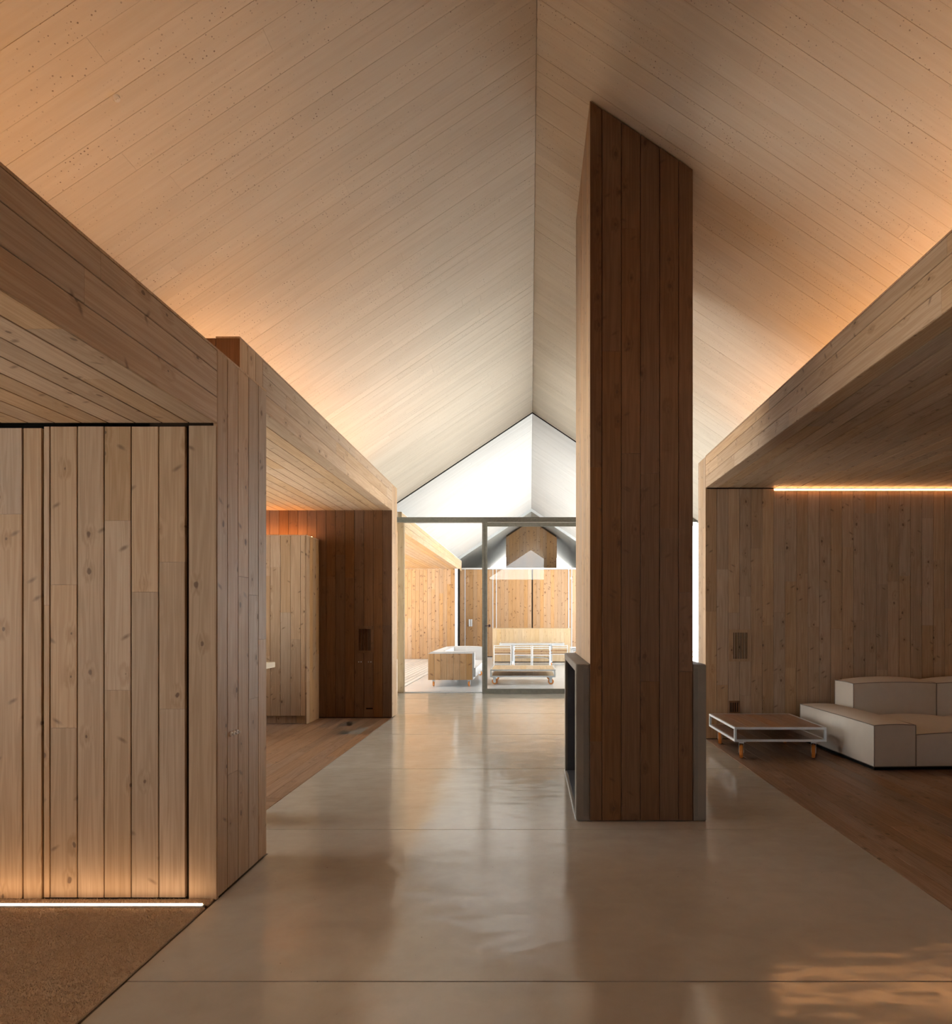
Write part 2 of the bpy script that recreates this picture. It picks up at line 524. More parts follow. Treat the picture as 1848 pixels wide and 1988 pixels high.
for sgn, side in ((-1, 'left'), (1, 'right')):
    c = tag(prism('ceiling_' + side, slope_pts(sgn, EX, 0.3), 'y', -14.3, YG, VAULT),
            'board-marked concrete vault slope on the %s of the ridge' % side, 'ceiling', kind='structure')
    n = Vector((-sgn * SL, 0, -1)).normalized()
    l = Vector((sgn, 0, -SL)).normalized()
    Ls = EX * nl
    P0 = Vector((RX, 2.3, RZ)) + n * 0.014 + l * 0.012
    GAPVAR[0] = 0.0024
    run(c, 'board_band', VAULT, P0, Y, YG - 0.015 - 2.3, l, Ls - 0.012, n, 0.142, 0.0008, (2.0, 4.6), 0.0139, 0.0006, jit=0.0006, egap=0.0008)
    GAPVAR[0] = 0.0
    # upstand at the eave
    xe = RX + sgn * EX
    wl = tag(box('wall_eave_' + side, xe, xe + sgn * 0.2, -14.3, YG, 3.2, RZ - SL * EX + 0.05, PLASTER),
             'concrete upstand closing the %s eave behind the beam' % side, 'wall', kind='structure')
    if sgn < 0:
        box('lower_upstand', xe, xe + sgn * 0.2, -0.6, 4.6, 2.6, 3.2, PLASTER, wl)

# ------------------------------------------------------------------ boxes either side: soffits, beams, piers
def fascia(parent, x, face, y0, y1, z0, z1, mat=WOOD):
    zs = [z0, z0 + 0.139, z0 + 0.278, z1]
    for a, b in zip(zs, zs[1:]):
        run(parent, 'fascia_board', mat, (x, y0, a), Z, b - a, Y, y1 - y0, face, b - a, 0.003, (1.4, 3.0), 0.02)

# right beam and soffit
b = tag(box('beam_right', XR + 0.021, XR + 0.16, -2, 8.04, ZS + 0.02, ZT, BACK), 'long timber clad beam along the right edge of the vault', 'beam', kind='structure')
fascia(b, XR, -X, -1.95, 8.03, ZS, ZT)
box('beam_cap', XR, XR + 0.17, -2, 8.04, ZT, ZT + 0.012, WOOD, b)
s = tag(box('ceiling_living', XR + 0.02, 6.7, -2, 8.40, ZS + 0.021, ZS + 0.08, BACK), 'flat board ceiling over the sofa', 'ceiling', kind='structure')
run(s, 'ceiling_board', WOOD, (XR + 0.002, -1.95, ZS), X, 4.4, Y, 9.97, -Z, 0.14, 0.009, (1.8, 3.6), 0.02, 0.0004)

# left box over the cabinet
b = tag(box('beam_left', XL - 0.16, XL - 0.021, 4.64, 9.72, ZS + 0.02, ZT, BACK), 'timber clad beam over the left opening', 'beam', kind='structure')
fascia(b, XL, X, 5.02, 9.72, ZS, ZT)
box('beam_cap', XL - 0.17, XL, 4.62, 9.72, ZT, ZT + 0.012, WOOD, b)
s = tag(box('ceiling_cabinet', -6.1, XL - 0.02, 4.62, 10.06, ZS + 0.021, ZS + 0.08, BACK), 'flat board ceiling above the tall cabinet', 'ceiling', kind='structure')
run(s, 'ceiling_board', WOOD, (XL - 0.002, 5.0, ZS), -X, 4.0, Y, 4.72, -Z, 0.14, 0.009, (1.8, 3.0), 0.02, 0.0004)

# entry box
b = tag(box('beam_entry', XE - 0.16, XE - 0.021, -0.6, YD, ZS2 + 0.02, ZT2, BACK), 'timber clad beam above the entrance door wall', 'beam', kind='structure')
fascia(b, XE, X, -0.5, YD, ZS2, ZT2)
box('beam_cap', XE - 0.17, XE, -0.6, 4.12, ZT2, ZT2 + 0.012, WOOD, b)
s = tag(box('ceiling_entry', -4.9, XE - 0.02, -0.6, YD + 0.2, ZS2 + 0.021, ZS2 + 0.08, BACK), 'low board ceiling over the entrance mat', 'ceiling', kind='structure')
run(s, 'ceiling_board', WOOD, (XE - 0.002, -0.5, ZS2), -X, 3.2, Y, YD + 0.5 - 0.012, -Z, 0.142, 0.009, (1.6, 3.0), 0.02, 0.0004)

# pier beside the entrance door
p = tag(box('wall_pier_entry', -2.03, XE - 0.021, YD + 0.021, 4.12, -0.1, ZT2, BACK), 'timber clad pier with three white switches', 'pier', kind='structure')
run(p, 'wall_board', WOOD, (XE, YD, 0.012), Y, 0.65, Z, ZT2 - 0.012, X, 0.139, 0.0035, (1.2, 2.4), 0.02, widths=[0.119, 0.131, 0.138, 0.140, 0.122],
    cuts={0: [], 1: [0.62], 2: [1.72], 3: [1.0, 1.62], 4: [1.35]})
run(p, 'wall_board', WOOD, (-1.812, YD, 0.0), X, 0.151, Z, ZS2 - 0.012, -Y, 0.152, 0.003, None, 0.02)

# pier and end of the left box behind it
p = tag(box('wall_pier_left', -2.33, XL - 0.021, 4.641, 5.04, 0, ZT, BACK), 'timber clad pier carrying the left beam', 'pier', kind='structure')
run(p, 'wall_board', WOOD, (XL, 4.62, 0.01), Y, 0.40, Z, ZT - 0.01, X, 0.133, 0.003, (1.4, 2.6), 0.02)
w = tag(box('wall_box_end', -6.1, XL - 0.02, 4.641, 4.8, -0.1, ZT, BACK), 'upright boards closing the near end of the left box', 'wall', kind='structure')
run(w, 'wall_board', WOOD_COL, (-6.0, 4.62, 0.0), X, 3.95, Z, ZT, -Y, 0.14, 0.003, (1.5, 3.0), 0.02)

# end wall of the left room with its pier
w = tag(box('wall_cabinet', -6.1, XL - 0.021, 9.741, 10.06, -0.1, ZT, BACK), 'dark timber wall beside the tall cabinet', 'wall', kind='structure')
run(w, 'wall_board', WOOD_COL, (XL, 9.72, 0.012), -X, 3.95, Z, ZS - 0.012, -Y, 0.14, 0.003, (1.2, 2.6), 0.02)
run(w, 'wall_board', WOOD, (XL, 9.72, 0.01), Y, 0.36, Z, ZT - 0.0, X, 0.12, 0.003, (2.0, 3.0), 0.02)

# right wall behind the sofa with its pier
w = tag(box('wall_sofa', XR + 0.021, 6.7, 8.061, 8.38, -0.1, ZS + 0.05, BACK), 'timber board wall behind the sofa with two vents', 'wall', kind='structure')
run(w, 'wall_board', WOOD, (XR, 8.04, 0.008), X, 0.84, Z, ZS - 0.016, -Y, 0.14, 0.003, (1.2, 2.6), 0.02)
run(w, 'wall_board', WOOD, (XR + 0.84, 8.04, 0.008), X, 3.6, Z, ZS - 0.045, -Y, 0.14, 0.003, (1.0, 2.4), 0.02)
box('wall_core', XR + 0.021, XR + 0.3, 8.061, 8.379, ZS, ZT, BACK, w)
run(w, 'wall_board', WOOD, (XR, 8.04, 0.01), Y, 0.345, Z, ZT - 0.01, -X, 0.115, 0.003, (2.0, 3.0), 0.02)

# entrance door and the panels beside it
w = tag(box('wall_door', -4.9, -2.03, YD + 0.06, YD + 0.2, -0.1, ZS2 + 0.02, BLACK), 'fixed upright boards left of the entrance door', 'wall', kind='structure')
def at_door(px):
    return (px - 1029) * YD / 1270
wb = [44, 82]
px = [at_door(v) for v in (44, 82)]
plank('wall_board', ((px[0] + px[1]) / 2, YD, (ZS2 - 0.02) / 2), X, -Y, Z, px[1] - px[0] - 0.008, ZS2 - 0.03, 0.03, WOOD, w, 0.002)
run(w, 'wall_board', WOOD, (px[0] - 0.001, YD, 0.006), -X, 1.9, Z, ZS2 - 0.03, -Y, 0.142, 0.006, (1.2, 2.2), 0.03, 0.002, cuts={0: [2.04]})
d = tag(box('door_1', at_door(84), at_door(360), YD + 0.022, YD + 0.055, 0.012, ZS2 - 0.016, BACK), 'tall flush entrance door of wide upright knotty boards', 'door', kind='structure')
ends = [84, 97, 150, 202, 254.5, 308, 360]
joints = {0: [1.55], 1: [0.9, 1.66], 2: [], 3: [1.1, 2.0], 4: [1.62], 5: [1.0, 1.78]}
for i, (a, c) in enumerate(zip(ends, ends[1:])):
    xa, xb = at_door(a), at_door(c)
    run(d, 'door_board', WOOD, (xa, YD, 0.012), X, xb - xa, Z, ZS2 - 0.028, -Y, xb - xa, 0.0055, (1, 2), 0.02, 0.002, cuts={0: joints[i]})

# rear part of the hall (behind the viewpoint)
for nm, x0, x1, side in (('wall_rear_left', XL - 0.2, XL, 'left'), ('wall_rear_right', XR, XR + 0.2, 'right')):
    tag(box(nm, x0, x1, -14.3, -0.6 if side == 'left' else -2, 0, ZT, WOOD), 'timber wall of the hall behind the viewpoint on the %s' % side, 'wall', kind='structure')
tag(box('wall_rear_end', -3.4, 3.4, -14.5, -14.3, 0, 3.75, WOOD), 'timber end wall below the rear gable light', 'wall', kind='structure')
tag(box('wall_living_end', 6.6, 6.8, -2, 8.38, -0.1, ZS + 0.05, WOOD), 'timber wall at the far right of the sofa room', 'wall', kind='structure')
tag(box('wall_living_rear', XR, 6.15, -2.2, -2, 0, ZS + 0.05, WOOD), 'timber wall of the sofa room behind the viewpoint', 'wall', kind='structure')
tag(box('wall_entry_rear', -4.9, XL, -0.8, -0.6, 0, ZT2, WOOD), 'timber wall of the entrance behind the viewpoint', 'wall', kind='structure')
tag(box('ceiling_rear_left', XL - 1.5, XL, -14.3, -0.6, ZS, ZS + 0.1, PLASTER), 'cove floor of the rear hall on the left', 'ceiling', kind='structure')
tag(box('ceiling_rear_right', XR, XR + 1.5, -14.3, -2, ZS, ZS + 0.1, PLASTER), 'cove floor of the rear hall on the right', 'ceiling', kind='structure')
# bays beside the gable
tag(box('ceiling_bay_right', 3.3, 4.0, 8.38, YG, 3.37, 3.47, VAULT), 'flat ceiling of the bay right of the glazed gable', 'ceiling', kind='structure')
tag(box('ceiling_bay_left', -3.3, -2.62, 10.06, YG, ZT, ZT + 0.1, VAULT), 'flat ceiling of the bay left of the glazed gable', 'ceiling', kind='structure')

# ------------------------------------------------------------------ fireplace column
CX0, CX1, CY0, CY1 = 0.438, 1.194, 4.798, 6.25
col = thing('fireplace_column', 'tall timber clad chimney column standing on a concrete hearth', 'column', (0, 0, 0))
core_pts = [(CX0 + 0.021, 1.1), (CX1 - 0.021, 1.1), (CX1 - 0.021, roofz(CX1) - 0.03), (CX0 + 0.021, roofz(CX0) - 0.03)]
prism('column_core', core_pts, 'y', CY0 + 0.021, CY1 - 0.021, BACK, col)
wds = [0.089, 0.142, 0.140, 0.141, 0.140]
wds.append(CX1 - CX0 - sum(wds))
fj = {0: [0.585, 2.6], 1: [3.45], 2: [2.7, 4.35], 3: [1.03, 2.55], 4: [2.15], 5: [1.1, 1.68]}
x = CX0
for i, w_ in enumerate(wds):
    xc = x + w_ / 2
    top = roofz(xc) - 0.03
    cs = [0.008] + fj[i] + [top]
    for a, b_ in zip(cs, cs[1:]):
        last = b_ == top
        plank('column_board', (xc, CY0, (a + b_) / 2), X, -Y, Z, w_ - 0.003, b_ - a - (0 if last else 0.0015), 0.02, WOOD_COL, col, 0.0025, -SL if last else 0.0)
    x += w_
run(col, 'column_board', WOOD, (CX0, CY0 + 0.0, 1.155), Y, CY1 - CY0, Z, roofz(CX0) - 0.03 - 1.155, -X, 0.1452, 0.003, (1.4, 2.8), 0.02)
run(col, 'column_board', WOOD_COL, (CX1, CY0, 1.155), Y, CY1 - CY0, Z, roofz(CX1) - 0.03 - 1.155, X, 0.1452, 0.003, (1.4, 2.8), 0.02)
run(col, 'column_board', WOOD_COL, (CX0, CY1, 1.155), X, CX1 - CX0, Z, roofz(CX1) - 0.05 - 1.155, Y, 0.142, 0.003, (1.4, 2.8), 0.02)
HX0, HX1, HY1, HZ = 0.338, 1.296, 6.39, 1.152
h = bpy.data.objects.new('hearth', None); COL.objects.link(h); h.parent = col
h['label'] = 'grey concrete fireplace surround'
boxes('surround', [(HX0, HX1, CY0 + 0.03, 4.93, 0, HZ), (HX0, HX1, 6.27, HY1, 0, HZ), (HX0, HX1, 4.93, 6.27, HZ - 0.06, HZ), (HX0, HX1, 4.93, 6.27, 0, 0.03)], HEARTH, h, 0.004)
boxes('cheek', [(HX0 + 0.003, CX0 - 0.002, CY0 + 0.004, CY0 + 0.036, 0.004, HZ - 0.002)], HEARTH, h, 0.004)
boxes('cheek', [(CX1 + 0.002, HX1 - 0.003, CY0 + 0.004, CY0 + 0.036, 0.004, HZ - 0.002)], HEARTH, h, 0.004)
boxes('stain_panel', [(CX0 - 0.054, CX0 - 0.003, CY0 + 0.0025, CY0 + 0.02, 0.03, HZ - 0.02)], HEARTH_STAIN, h, 0.008)
boxes('stain_panel', [(CX1 + 0.003, CX1 + 0.045, CY0 + 0.0025, CY0 + 0.02, 0.03, HZ - 0.02)], HEARTH_STAIN, h, 0.008)
boxes('firebox', [(0.76, 0.80, 4.93, 6.27, 0.03, HZ - 0.06), (HX0 + 0.02, HX1 - 0.02, 4.925, 4.935, 0.03, HZ - 0.06), (HX0 + 0.02, HX1 - 0.02, 6.265, 6.275, 0.03, HZ - 0.06),
                  (HX0 + 0.02, HX1 - 0.02, 4.93, 6.27, HZ - 0.066, HZ - 0.06), (HX0 + 0.015, HX1 - 0.015, 4.93, 6.27, 0.03, 0.036)], STEEL_DARK, h)
box('edge_trim', HX0 - 0.004, HX0 + 0.004, 4.83, HY1, 0.0, 0.012, GALV, h)

# ------------------------------------------------------------------ glazed gable with sliding door
win = thing('window_1', 'glazed gable with slim steel transom at the end of the hall', 'window', (0, 0, 0)); win['kind'] = 'structure'
box('transom', -2.62, 3.78, 12.86, 13.0, 3.37, 3.465, STEEL_FRAME, win, 0.004)
box('jamb', -2.62, -2.50, 12.92, 13.06, 0, 3.37, WOOD_PALE, win, 0.003)
box('jamb', 3.70, 3.80, 12.92, 13.06, 0, 3.37, WOOD_PALE, win, 0.003)
box('sill', -2.5, 3.7, 12.95, 13.05, 0.0, 0.012, ALU, win)
box('pane', -2.50, -0.93, 12.985, 12.997, 0.012, 3.37, GLASS, win)
box('pane', 1.75, 3.70, 12.985, 12.997, 0.012, 3.37, GLASS, win)
prism('pane', [(-2.62, 3.465), (3.2, 3.465), (3.2, roofz(3.2) - 0.02 if roofz(3.2) > 3.5 else 3.47), (RX, RZ - 0.02), (-2.62, roofz(-2.62) - 0.02)], 'y', 12.985, 12.997, GLASS, win)
for sgn in (-1, 1):
    xe = RX + sgn * 3.1
    prism('glazing_channel', [(RX, RZ - 0.016), (xe, roofz(xe) - 0.016), (xe, roofz(xe) - 0.03), (RX, RZ - 0.03)], 'y', 12.97, 13.01, BLACK, win)
for bx in (-1.9, -1.2, -0.45, -0.25, 0.1, 0.8):
    box('bolt', bx - 0.008, bx + 0.008, 12.853, 12.862, 3.405, 3.421, STEEL_DARK, win)

dr = thing('door_2', 'sliding glass door in a weathered steel frame', 'door', (0, 0, 0)); dr['kind'] = 'structure'
DX0, DX1, DY = -0.935, 1.75, 12.75
box('stile', DX0, DX0 + 0.05, DY, DY + 0.06, 0.005, 3.36, STEEL_FRAME, dr, 0.004)
box('stile', DX0 + 0.052, DX0 + 0.10, DY + 0.004, DY + 0.064, 0.005, 3.36, STEEL_FRAME, dr, 0.004)
box('stile', DX1 - 0.09, DX1, DY, DY + 0.06, 0.005, 3.36, STEEL_FRAME, dr, 0.004)
box('rail', DX0 + 0.10, DX1 - 0.09, DY, DY + 0.06, 3.27, 3.345, STEEL_FRAME, dr, 0.004)
box('rail', DX0 + 0.10, DX1 - 0.09, DY, DY + 0.06, 0.005, 0.10, STEEL_FRAME, dr, 0.004)
box('pane', DX0 + 0.10, DX1 - 0.09, DY + 0.026, DY + 0.038, 0.10, 3.27, GLASS, dr)
bm = bmesh.new(); bmesh.ops.create_uvsphere(bm, u_segments=14, v_segments=8, radius=0.028, matrix=Matrix.Translation((DX0 + 0.145, DY - 0.05, 1.33)))
add_tube(bm, [(DX0 + 0.05, DY + 0.0, 1.33), (DX0 + 0.07, DY - 0.05, 1.33), (DX0 + 0.14, DY - 0.05, 1.33)], 0.008)
link('door_knob', mesh_from(bm, 'door_knob'), RED_KNOB, dr, True)

# ------------------------------------------------------------------ rear gable light, entrance glazing, left room window
w2 = thing('window_2', 'clear gable light high in the rear end wall', 'window', (0, 0, 0)); w2['kind'] = 'structure'
prism('pane', [(-2.6, 3.76), (2.7, 3.76), (RX, RZ - 0.02)], 'y', -14.41, -14.40, GLASS, w2)
box('sill', -3.3, 3.3, -14.45, -14.35, 3.75, 3.79, STEEL_FRAME, w2)
tag(box('wall_entry_screen', -4.9, -4.82, -0.6, 0.7, 0, ZS2, WOOD), 'timber panel beside the entrance screen behind the viewpoint', 'wall', kind='structure')  # added panel; narrows the glazing so less daylight reaches the door
w3 = thing('window_3', 'tall glazed entrance screen at the far left of the mat', 'window', (0, 0, 0)); w3['kind'] = 'structure'
box('pane', -4.86, -4.85, 0.7, YD + 0.05, 0.05, ZS2, GLASS, w3)
boxes('frame', [(-4.9, -4.82, -0.6, YD + 0.06, 0, 0.05), (-4.9, -4.82, 1.4, 1.46, 0.05, ZS2)], STEEL_FRAME, w3)
w5 = thing('window_5', 'glazed side of the bay left of the gable', 'window', (0, 0, 0)); w5['kind'] = 'structure'  # added glazing; lets extra daylight onto the vault
box('pane', -2.70, -2.69, 10.06, 12.95, 0.05, ZT, GLASS, w5)
boxes('frame', [(-2.74, -2.66, 10.06, 12.98, 0, 0.05)], STEEL_FRAME, w5)
w6 = thing('window_6', 'glazed side of the bay right of the gable', 'window', (0, 0, 0)); w6['kind'] = 'structure'
box('pane', 3.86, 3.87, 8.40, 12.95, 0.05, 3.37, GLASS, w6)
boxes('frame', [(3.82, 3.90, 8.40, 12.98, 0, 0.05), (3.82, 3.90, 8.40, 12.98, 3.32, 3.37)], STEEL_FRAME, w6)
w7 = thing('window_7', 'garden window of the sofa room behind the viewpoint', 'window', (0, 0, 0)); w7['kind'] = 'structure'  # added opening; daylight fill for the sofa and its wall
box('pane', 6.15, 6.6, -2.11, -2.10, 0.05, ZS, GLASS, w7)
boxes('frame', [(6.15, 6.6, -2.15, -2.06, 0, 0.05), (6.15, 6.2, -2.15, -2.06, 0.05, ZS)], STEEL_FRAME, w7)
tag(box('ceiling_canopy', -9.0, -4.9, -1.2, 4.4, ZS2, ZS2 + 0.12, WOOD), 'timber canopy outside the entrance screen', 'canopy', kind='structure')  # added out of view to keep sun off the ground by the entrance
w4 = thing('window_4', 'window at the far left of the cabinet room', 'window', (0, 0, 0)); w4['kind'] = 'structure'
box('pane', -6.06, -6.05, 4.8, 9.7, 0.05, ZS, GLASS, w4)
boxes('frame', [(-6.1, -6.02, 4.8, 9.74, 0, 0.05), (-6.1, -6.02, 7.2, 7.26, 0.05, ZS)], STEEL_FRAME, w4)

# ------------------------------------------------------------------ light strips
def led(name, label, x0, x1, y0, y1, z0, mat, up=True, h=0.012):
    t = thing(name, label, 'light', ((x0 + x1) / 2, (y0 + y1) / 2, z0), group=None)
    a, c = (x1 - x0) / 2, (y1 - y0) / 2
    box('channel', -a - 0.004, a + 0.004, -c - 0.004, c + 0.004, 0, h * 0.5, ALU, t)
    box('diffuser', -a, a, -c, c, h * 0.5 + 0.0005, h, mat, t)
    return t

led('light_strip', 'warm light strip hidden in the cove above the right beam', XR + 0.42, XR + 0.45, -1.5, 8.0, ZS + 0.082, LED_C)
led('light_strip', 'warm light strip hidden in the cove above the left beam', XL - 0.45, XL - 0.42, 4.9, 9.9, ZS + 0.082, LED_C)
led('light_strip', 'warm light strip hidden in the cove above the entrance beam', XE - 0.5, XE - 0.47, -0.4, 4.3, ZS2 + 0.082, LED_C)
t = thing('light_strip', 'glowing warm light line along the top of the sofa wall', 'light', (XR + 0.84, 8.04, ZS - 0.036))
box('channel', 0.0, 3.55, -0.004, 0.02, 0.0, 0.034, ALU, t)
box('diffuser', 0.004, 3.545, -0.011, -0.0045, 0.012, 0.023, LED_W, t)
led('light_strip', 'warm light strip on top of the tall cabinet', -4.6, -3.2, 9.58, 9.61, 2.668, LED_C)
t = thing('light_strip', 'bright light line set in the entrance mat before the door', 'light', (-3.2, 3.378, 0.0))
box('channel', -1.6, 1.515, -0.012, 0.012, 0.0, 0.014, GALV, t)
box('diffuser', -1.6, 1.505, -0.008, 0.008, 0.0145, 0.018, LED_F, t)

# ------------------------------------------------------------------ entrance mat
def mat_piece():
    rng = np.random.default_rng(3)
    m = thing('doormat', 'brown coir entrance mat with a light line across it', 'doormat', (0, 0, 0))
    x0, x1 = -4.7, XE - 0.012
    box('mat_base', x0, x1, -0.5, 3.364, -0.003, 0.006, COIR, m)
    box('mat_base', x0, x1, 3.392, YD - 0.004, -0.003, 0.006, COIR, m)
    n = 60000
    px = rng.uniform(-3.3, x1, n); py = rng.uniform(2.1, YD - 0.006, n)
    keep = (np.abs(py - 3.378) > 0.017)
    px, py = px[keep], py[keep]; n = len(px)
    ang = rng.uniform(0, 2 * np.pi, n); hh = rng.uniform(0.004, 0.011, n); wd = rng.uniform(0.0012, 0.0024, n)
    lean = rng.uniform(0.0, 0.009, n); la = rng.uniform(0, 2 * np.pi, n)
    v = np.zeros((n, 3, 3))
    v[:, 0] = np.stack([px - np.cos(ang) * wd, py - np.sin(ang) * wd, np.full(n, 0.005)], 1)
    v[:, 1] = np.stack([px + np.cos(ang) * wd, py + np.sin(ang) * wd, np.full(n, 0.005)], 1)
    v[:, 2] = np.stack([px + np.cos(la) * lean, py + np.sin(la) * lean, 0.005 + hh], 1)
    v[:, 2, 0] = np.minimum(v[:, 2, 0], x1 + 0.002)
    me = bpy.data.meshes.new('fibre')
    me.from_pydata(v.reshape(-1, 3).tolist(), [], np.arange(3 * n).reshape(-1, 3).tolist())
    o = link('fibre', me, COIR, m); o['kind'] = 'stuff'
mat_piece()

# ------------------------------------------------------------------ tall cabinet and island in the left room
CBX, CBY, CBZ = -3.13, 9.16, 2.64
cb = thing('tall_cabinet', 'tall grey-brown board cabinet with warm light glowing above it', 'cabinet', (-4.0, CBY, 0))
box('body', -1.3, CBX + 4.0 - 0.021, 0.021, 0.545, 0.11, CBZ, BACK, cb)
box('top_panel', -1.3, CBX + 4.0, 0.0, 0.545, CBZ, CBZ + 0.012, WOOD, cb)
run(cb, 'front_board', WOOD, (CBX + 4.0 - 0.02, 0.0, 0.115), -X, 2.15, Z, CBZ - 0.115, -Y, 0.14, 0.003, (1.0, 2.3), 0.02, widths=[0.062, 0.142, 0.142, 0.142])
run(cb, 'side_board', WOOD_OUT, (CBX + 4.0, 0.0, 0.0), Y, 0.545, Z, CBZ, X, 0.137, 0.003, (1.2, 2.4), 0.02)
run(cb, 'plinth_board', WOOD, (CBX + 4.0 - 0.021, 0.05, 0.005), -X, 2.1, Z, 0.105, -Y, 0.14, 0.003, None, 0.02)
ki = thing('kitchen_island', 'cream worktop edge sticking out behind the entrance pier', 'counter', (-4.3, 8.3, 0))
box('worktop', -1.0, 0.97, -0.35, 0.25, 0.845, 0.915, WHITE_TOP, ki, 0.004)
box('body', -0.95, 0.45, -0.3, 0.22, 0.08, 0.845, BACK, ki)
run(ki, 'front_board', WOOD, (-0.95, -0.32, 0.08), X, 1.4, Z, 0.76, -Y, 0.14, 0.003, None, 0.02)
box('plinth', -0.9, 0.4, -0.25, 0.2, 0.0, 0.08, BACK, ki)

# ------------------------------------------------------------------ vents, switches, sockets, slot, sensor
def vent(label, x0, x1, z0, z1, sx0, sx1, sz0, sz1, nslot, y, mat, frame=True):
    t = thing('wall_vent', label, 'vent', ((x0 + x1) / 2, y, z0))
    cx = (x0 + x1) / 2
    box('recess', sx0 - cx, sx1 - cx, -0.005, -0.003, sz0 - z0, sz1 - z0, BLACK, t)
    f = 0.004
    bm = bmesh.new()
    add_box(bm, x0 - cx + f, x1 - cx - f, -0.010, -0.001, 0, sz0 - z0)
    add_box(bm, x0 - cx + f, x1 - cx - f, -0.010, -0.001, sz1 - z0, z1 - z0)
    add_box(bm, x0 - cx + f, sx0 - cx, -0.010, -0.001, sz0 - z0, sz1 - z0)
    add_box(bm, sx1 - cx, x1 - cx - f, -0.010, -0.001, sz0 - z0, sz1 - z0)
    link('panel', mesh_from(bm, 'panel'), mat, t)
    step = (sx1 - sx0) / (nslot - 0.5)
    for i in range(nslot - 1):
        a = sx0 - cx + step * (i + 0.5)
        box('slat', a, a + step * 0.5, -0.010, -0.0052, sz0 - z0, sz1 - z0, mat, t)

def back_pt(px, py, yy):
    return ((px - 1029) * yy / 1270, 1.5 + (1198 - py) * yy / 1270)
def vent_px(label, yy, P, S, n, mat):
    x0, z1 = back_pt(P[0], P[1], yy); x1, z0 = back_pt(P[2], P[3], yy)
    a0, c1 = back_pt(S[0], S[1], yy); a1, c0 = back_pt(S[2], S[3], yy)
    vent(label, x0, x1, z0, z1, a0, a1, c0, c1, n, yy, mat)
vent_px('square slotted timber vent on the sofa wall', 8.04, (1414, 1222, 1458, 1284), (1423, 1228, 1450, 1279), 9, WOOD)
vent_px('small low vent with four slots above the wheeled table', 8.04, (1414, 1360.5, 1436, 1384), (1417.3, 1364, 1432.5, 1382), 4, WOOD_COL)
vent_px('slotted timber vent on the dark wall beside the tall cabinet', 9.72, (689, 1215.5, 726, 1268), (697, 1221, 719.3, 1263), 9, WOOD_COL)

def knobs(name, label, pts, r, mat, axis, base):
    t = thing(name, label, 'switch', base)
    for p_ in pts:
        bm = bmesh.new()
        rot = Matrix.Rotation(math.pi / 2, 4, 'Y') if axis == 'x' else Matrix.Rotation(math.pi / 2, 4, 'X')
        bmesh.ops.create_cone(bm, cap_ends=True, segments=16, radius1=r, radius2=r * 0.85, depth=0.010, matrix=Matrix.Translation(p_) @ rot)
        tip = Vector((0.012, 0, 0.0)) if axis == 'x' else Vector((0, -0.012, 0))
        bmesh.ops.create_uvsphere(bm, u_segments=10, v_segments=6, radius=r * 0.45, matrix=Matrix.Translation(Vector(p_) + tip))
        link('toggle', mesh_from(bm, 'toggle'), mat, t, True)
    return t
knobs('light_switch', 'three round white switches in a row on the entrance pier', [(0.005, -0.036, 0), (0.005, 0, 0), (0.005, 0.036, 0)], 0.0145, PORCELAIN, 'x', (XE, 3.66, 0.852))
for lab, px in (('left pair of small round switches below the dark wall vent', 698.8), ('right pair of small round switches below the dark wall vent', 717.8)):
    x0, z0 = back_pt(px, 1285, 9.72)
    knobs('wall_switch', lab, [(-0.017, -0.005, 0), (0.017, -0.005, 0)], 0.009, GALV, 'y', (x0, 9.72, z0))
x0, z0 = back_pt(718, 1375.5, 9.72)
t = thing('cable_slot', 'thin black slot low on the dark timber wall', 'slot', (x0, 9.72, z0))
box('frame', -0.062, 0.062, -0.006, -0.0005, -0.016, 0.016, WOOD_COL, t, 0.002)
box('opening', -0.055, 0.045, -0.0075, -0.004, -0.009, 0.009, BLACK, t)
# small round sensor on the vault
sl = Vector((-2.106, 3.315, roofz(-2.106)))
bm = bmesh.new(); bmesh.ops.create_cone(bm, cap_ends=True, segments=20, radius1=0.02, radius2=0.015, depth=0.012)
bmesh.ops.create_cone(bm, cap_ends=True, segments=16, radius1=0.008, radius2=0.008, depth=0.02)
o = link('ceiling_sensor', mesh_from(bm, 'ceiling_sensor'), PORCELAIN)
nn = Vector((SL, 0, -1)).normalized()
o.matrix_world = Matrix.Translation(sl + nn * 0.02) @ nn.to_track_quat('Z', 'Y').to_matrix().to_4x4()
tag(o, 'small round pale sensor on the left vault slope', 'sensor')

